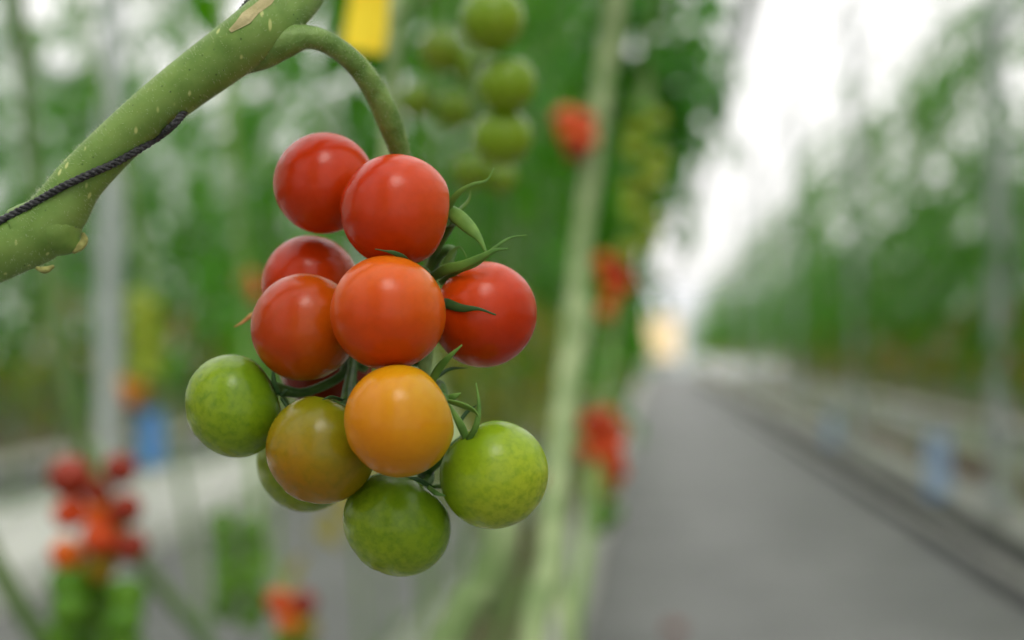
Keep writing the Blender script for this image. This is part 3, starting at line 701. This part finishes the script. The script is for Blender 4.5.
# sepals: photo position and depth along each blade, base width in pixels
SEP = {2: [([(448, 212, .436), (453, 200, .434), (461, 191, .432), (474, 184, .43), (487, 180, .43), (494, 168, .43)], 6.5, SEPAL), ([(447, 209, .437), (458, 217, .433), (471, 229, .43), (481, 241, .428), (487, 255, .427)], 16, SEPAL)],
       6: [([(428, 280, .441), (445, 270, .432), (463, 265, .427), (483, 256, .424), (496, 250, .423), (508, 249, .423)], 11.5, SEPAL), ([(440, 283, .44), (459, 270, .43), (477, 263, .426), (496, 247, .425), (510, 238, .426), (526, 235, .428)], 7, SEPAL),
           ([(436, 298, .437), (446, 303, .4285), (461, 308, .424), (479, 309, .4215), (496, 315, .4215)], 10, SEPALD), ([(440, 279, .444), (446, 262, .444), (452, 252, .444), (460, 247, .444), (467, 258, .443)], 6, SEPAL)],
       5: [([(412, 266, .428), (404, 258, .4165), (394, 253, .413), (385, 251, .4115), (375, 249, .411)], 5.5, SEPALD)],
       9: [([(428, 388, .424), (438, 370, .421), (449, 357, .419), (462, 345, .418)], 10, SEPAL), ([(436, 378, .434), (450, 369, .436), (468, 368, .437)], 4.5, SEPALD), ([(444, 401, .416), (453, 397, .4145), (461, 393, .414)], 8.5, SEPAL)],
       10: [([(468, 440, .421), (476, 426, .418), (479, 406, .418), (476, 383, .419)], 7.5, SEPAL), ([(467, 440, .4225), (461, 426, .421), (455, 415, .421), (449, 404, .422)], 10, SEPAL), ([(458, 424, .43), (467, 412, .431), (477, 405, .431)], 5, SEPALD)],
       7: [([(279, 394, .4345), (274, 381, .433), (273, 365, .433)], 6, SEPALD), ([(280, 396, .436), (287, 390, .436), (291, 393, .436)], 4, SEPALD), ([(281, 398, .435), (287, 408, .434), (282, 416, .4335)], 4, SEPALD)],
       8: [([(343, 400, .424), (331, 397, .419), (322, 400, .417)], 4, SEPALD), ([(347, 398, .424), (355, 404, .42), (358, 412, .419)], 5, SEPALD)],
       11: [([(431, 487, .427), (419, 480, .424), (406, 477, .423)], 5.5, SEPALD), ([(428, 487, .425), (436, 493, .4215), (446, 496, .4215)], 6, SEPAL)],
       4: [([(262, 310, .452), (252, 315, .451), (243, 322, .45), (234, 327, .45)], 6, DRY)],
       1: [([(356, 214, .462), (362, 218, .455)], 5, SEPALD)], 3: [([(340, 290, .462), (351, 280, .455), (356, 272, .452)], 5, SEPALD)], 12: [([(345, 452, .468), (350, 470, .466)], 5, SEPALD)], 13: [([(352, 375, .4665), (359, 386, .466), (366, 392, .466)], 5, SEPALD)]}
VW = V(0, 0, 1)
CALY = {}
for k, (x, y, r, d, mat, ax) in T.items():
    c = P(x, y, d); R = r * d / F; axw = V(*ax); q = axw.to_track_quat('Z', 'Y')
    t = link('tomato', None, loc=c); tag(t, LAB[k], 'tomato', 'tomatoes of the sharp front cluster')
    s = SCL.get(k, (1, 1, 1))
    fr = link('fruit', fruit_mesh('fruit', mat, 56, 36, .96), t, scale=(R * s[0], R * s[1], R * s[2])); fr.rotation_mode = 'QUATERNION'; fr.rotation_quaternion = q
    cal = c + axw * (R * s[2] * .85); CALY[k] = cal + axw * .0006
    mb = MB(); a = axw.orthogonal().normalized(); b = axw.cross(a)
    # calyx: small star-shaped hub; its sepals are children
    mb.tube([cal - axw * .0012, cal + axw * .0003, cal + axw * .0018], [.0034, .0030, .0014], 12, smooth=2)
    ca = obj('calyx', mb, PEDICEL, t)
    for blade, wpx, sm in SEP.get(k, []):
        pp_ = [P(*v) for v in blade]; n = len(pp_)
        w0 = wpx / 2 * .43 / F
        prof = [w0 * (.75, 1, .82, .55, .34, .16)[min(5, round(i * 5 / (n - 1)))] for i in range(n)]
        mb = MB(); mb.tube(pp_, prof, 10, flat=.34, smooth=6, ref=VW); obj('sepal', mb, sm, ca)
    if k in (2, 5, 6, 7, 8, 9, 11):     # the rest of the five sepals, hugging the shoulder out of sight or along the rim
        for i in range(2):
            th = i * 3.1 + k; rad_ = a * math.cos(th) + b * math.sin(th)
            if rad_.dot(VW) < .15: rad_ = (rad_ + VW * .8).normalized()
            e = [cal + axw * .0008, cal + axw * .0016 + rad_ * .005, cal + axw * .0012 + rad_ * .0095, cal - axw * .001 + rad_ * .013]
            mb = MB(); mb.tube(e, [.0009, .0016, .0011, .0002], 8, flat=.3, smooth=4, ref=axw); obj('sepal', mb, SEPAL, ca)
# pedicels belong to the vine: from the stalk to each calyx
def pedicel(k, mids, start, w=.0015):
    pts_ = [P(*start)] + [P(*m) for m in mids] + [CALY[k]]
    mb = MB(); n = len(pts_); mb.tube(pts_, [w * 1.1] + [w] * (n - 2) + [w * 1.35], 10, smooth=6); obj('pedicel', mb, PEDICEL, main)
pedicel(1, [(375, 215, .468)], (412, 190, .464))
pedicel(2, [(436, 250, .450), (446, 232, .444), (452, 222, .441)], (428, 275, .463))
pedicel(3, [(372, 300, .472)], (430, 300, .463))
pedicel(4, [(360, 345, .462)], (428, 330, .461))
pedicel(5, [(425, 272, .445), (408, 270, .437)], (430, 290, .463))
pedicel(6, [(440, 255, .452), (452, 250, .45), (448, 268, .447)], (428, 280, .463))
pedicel(7, [(352, 362, .458), (343, 374, .452), (325, 385, .449), (300, 393, .446)], (420, 350, .46))
pedicel(8, [(360, 358, .456), (352, 372, .45)], (424, 362, .459), .0017)
pedicel(9, [(440, 385, .437)], (424, 385, .451))
pedicel(10, [(436, 464, .44), (450, 450, .437)], (424, 474, .447))
pedicel(11, [(430, 476, .444)], (424, 465, .4465))
pedicel(12, [(380, 440, .468)], (423, 425, .4475))
pedicel(13, [(372, 356, .472)], (425, 358, .4585))
pedicel(13, [(362, 352, .465), (364, 368, .468)], (424, 355, .459))
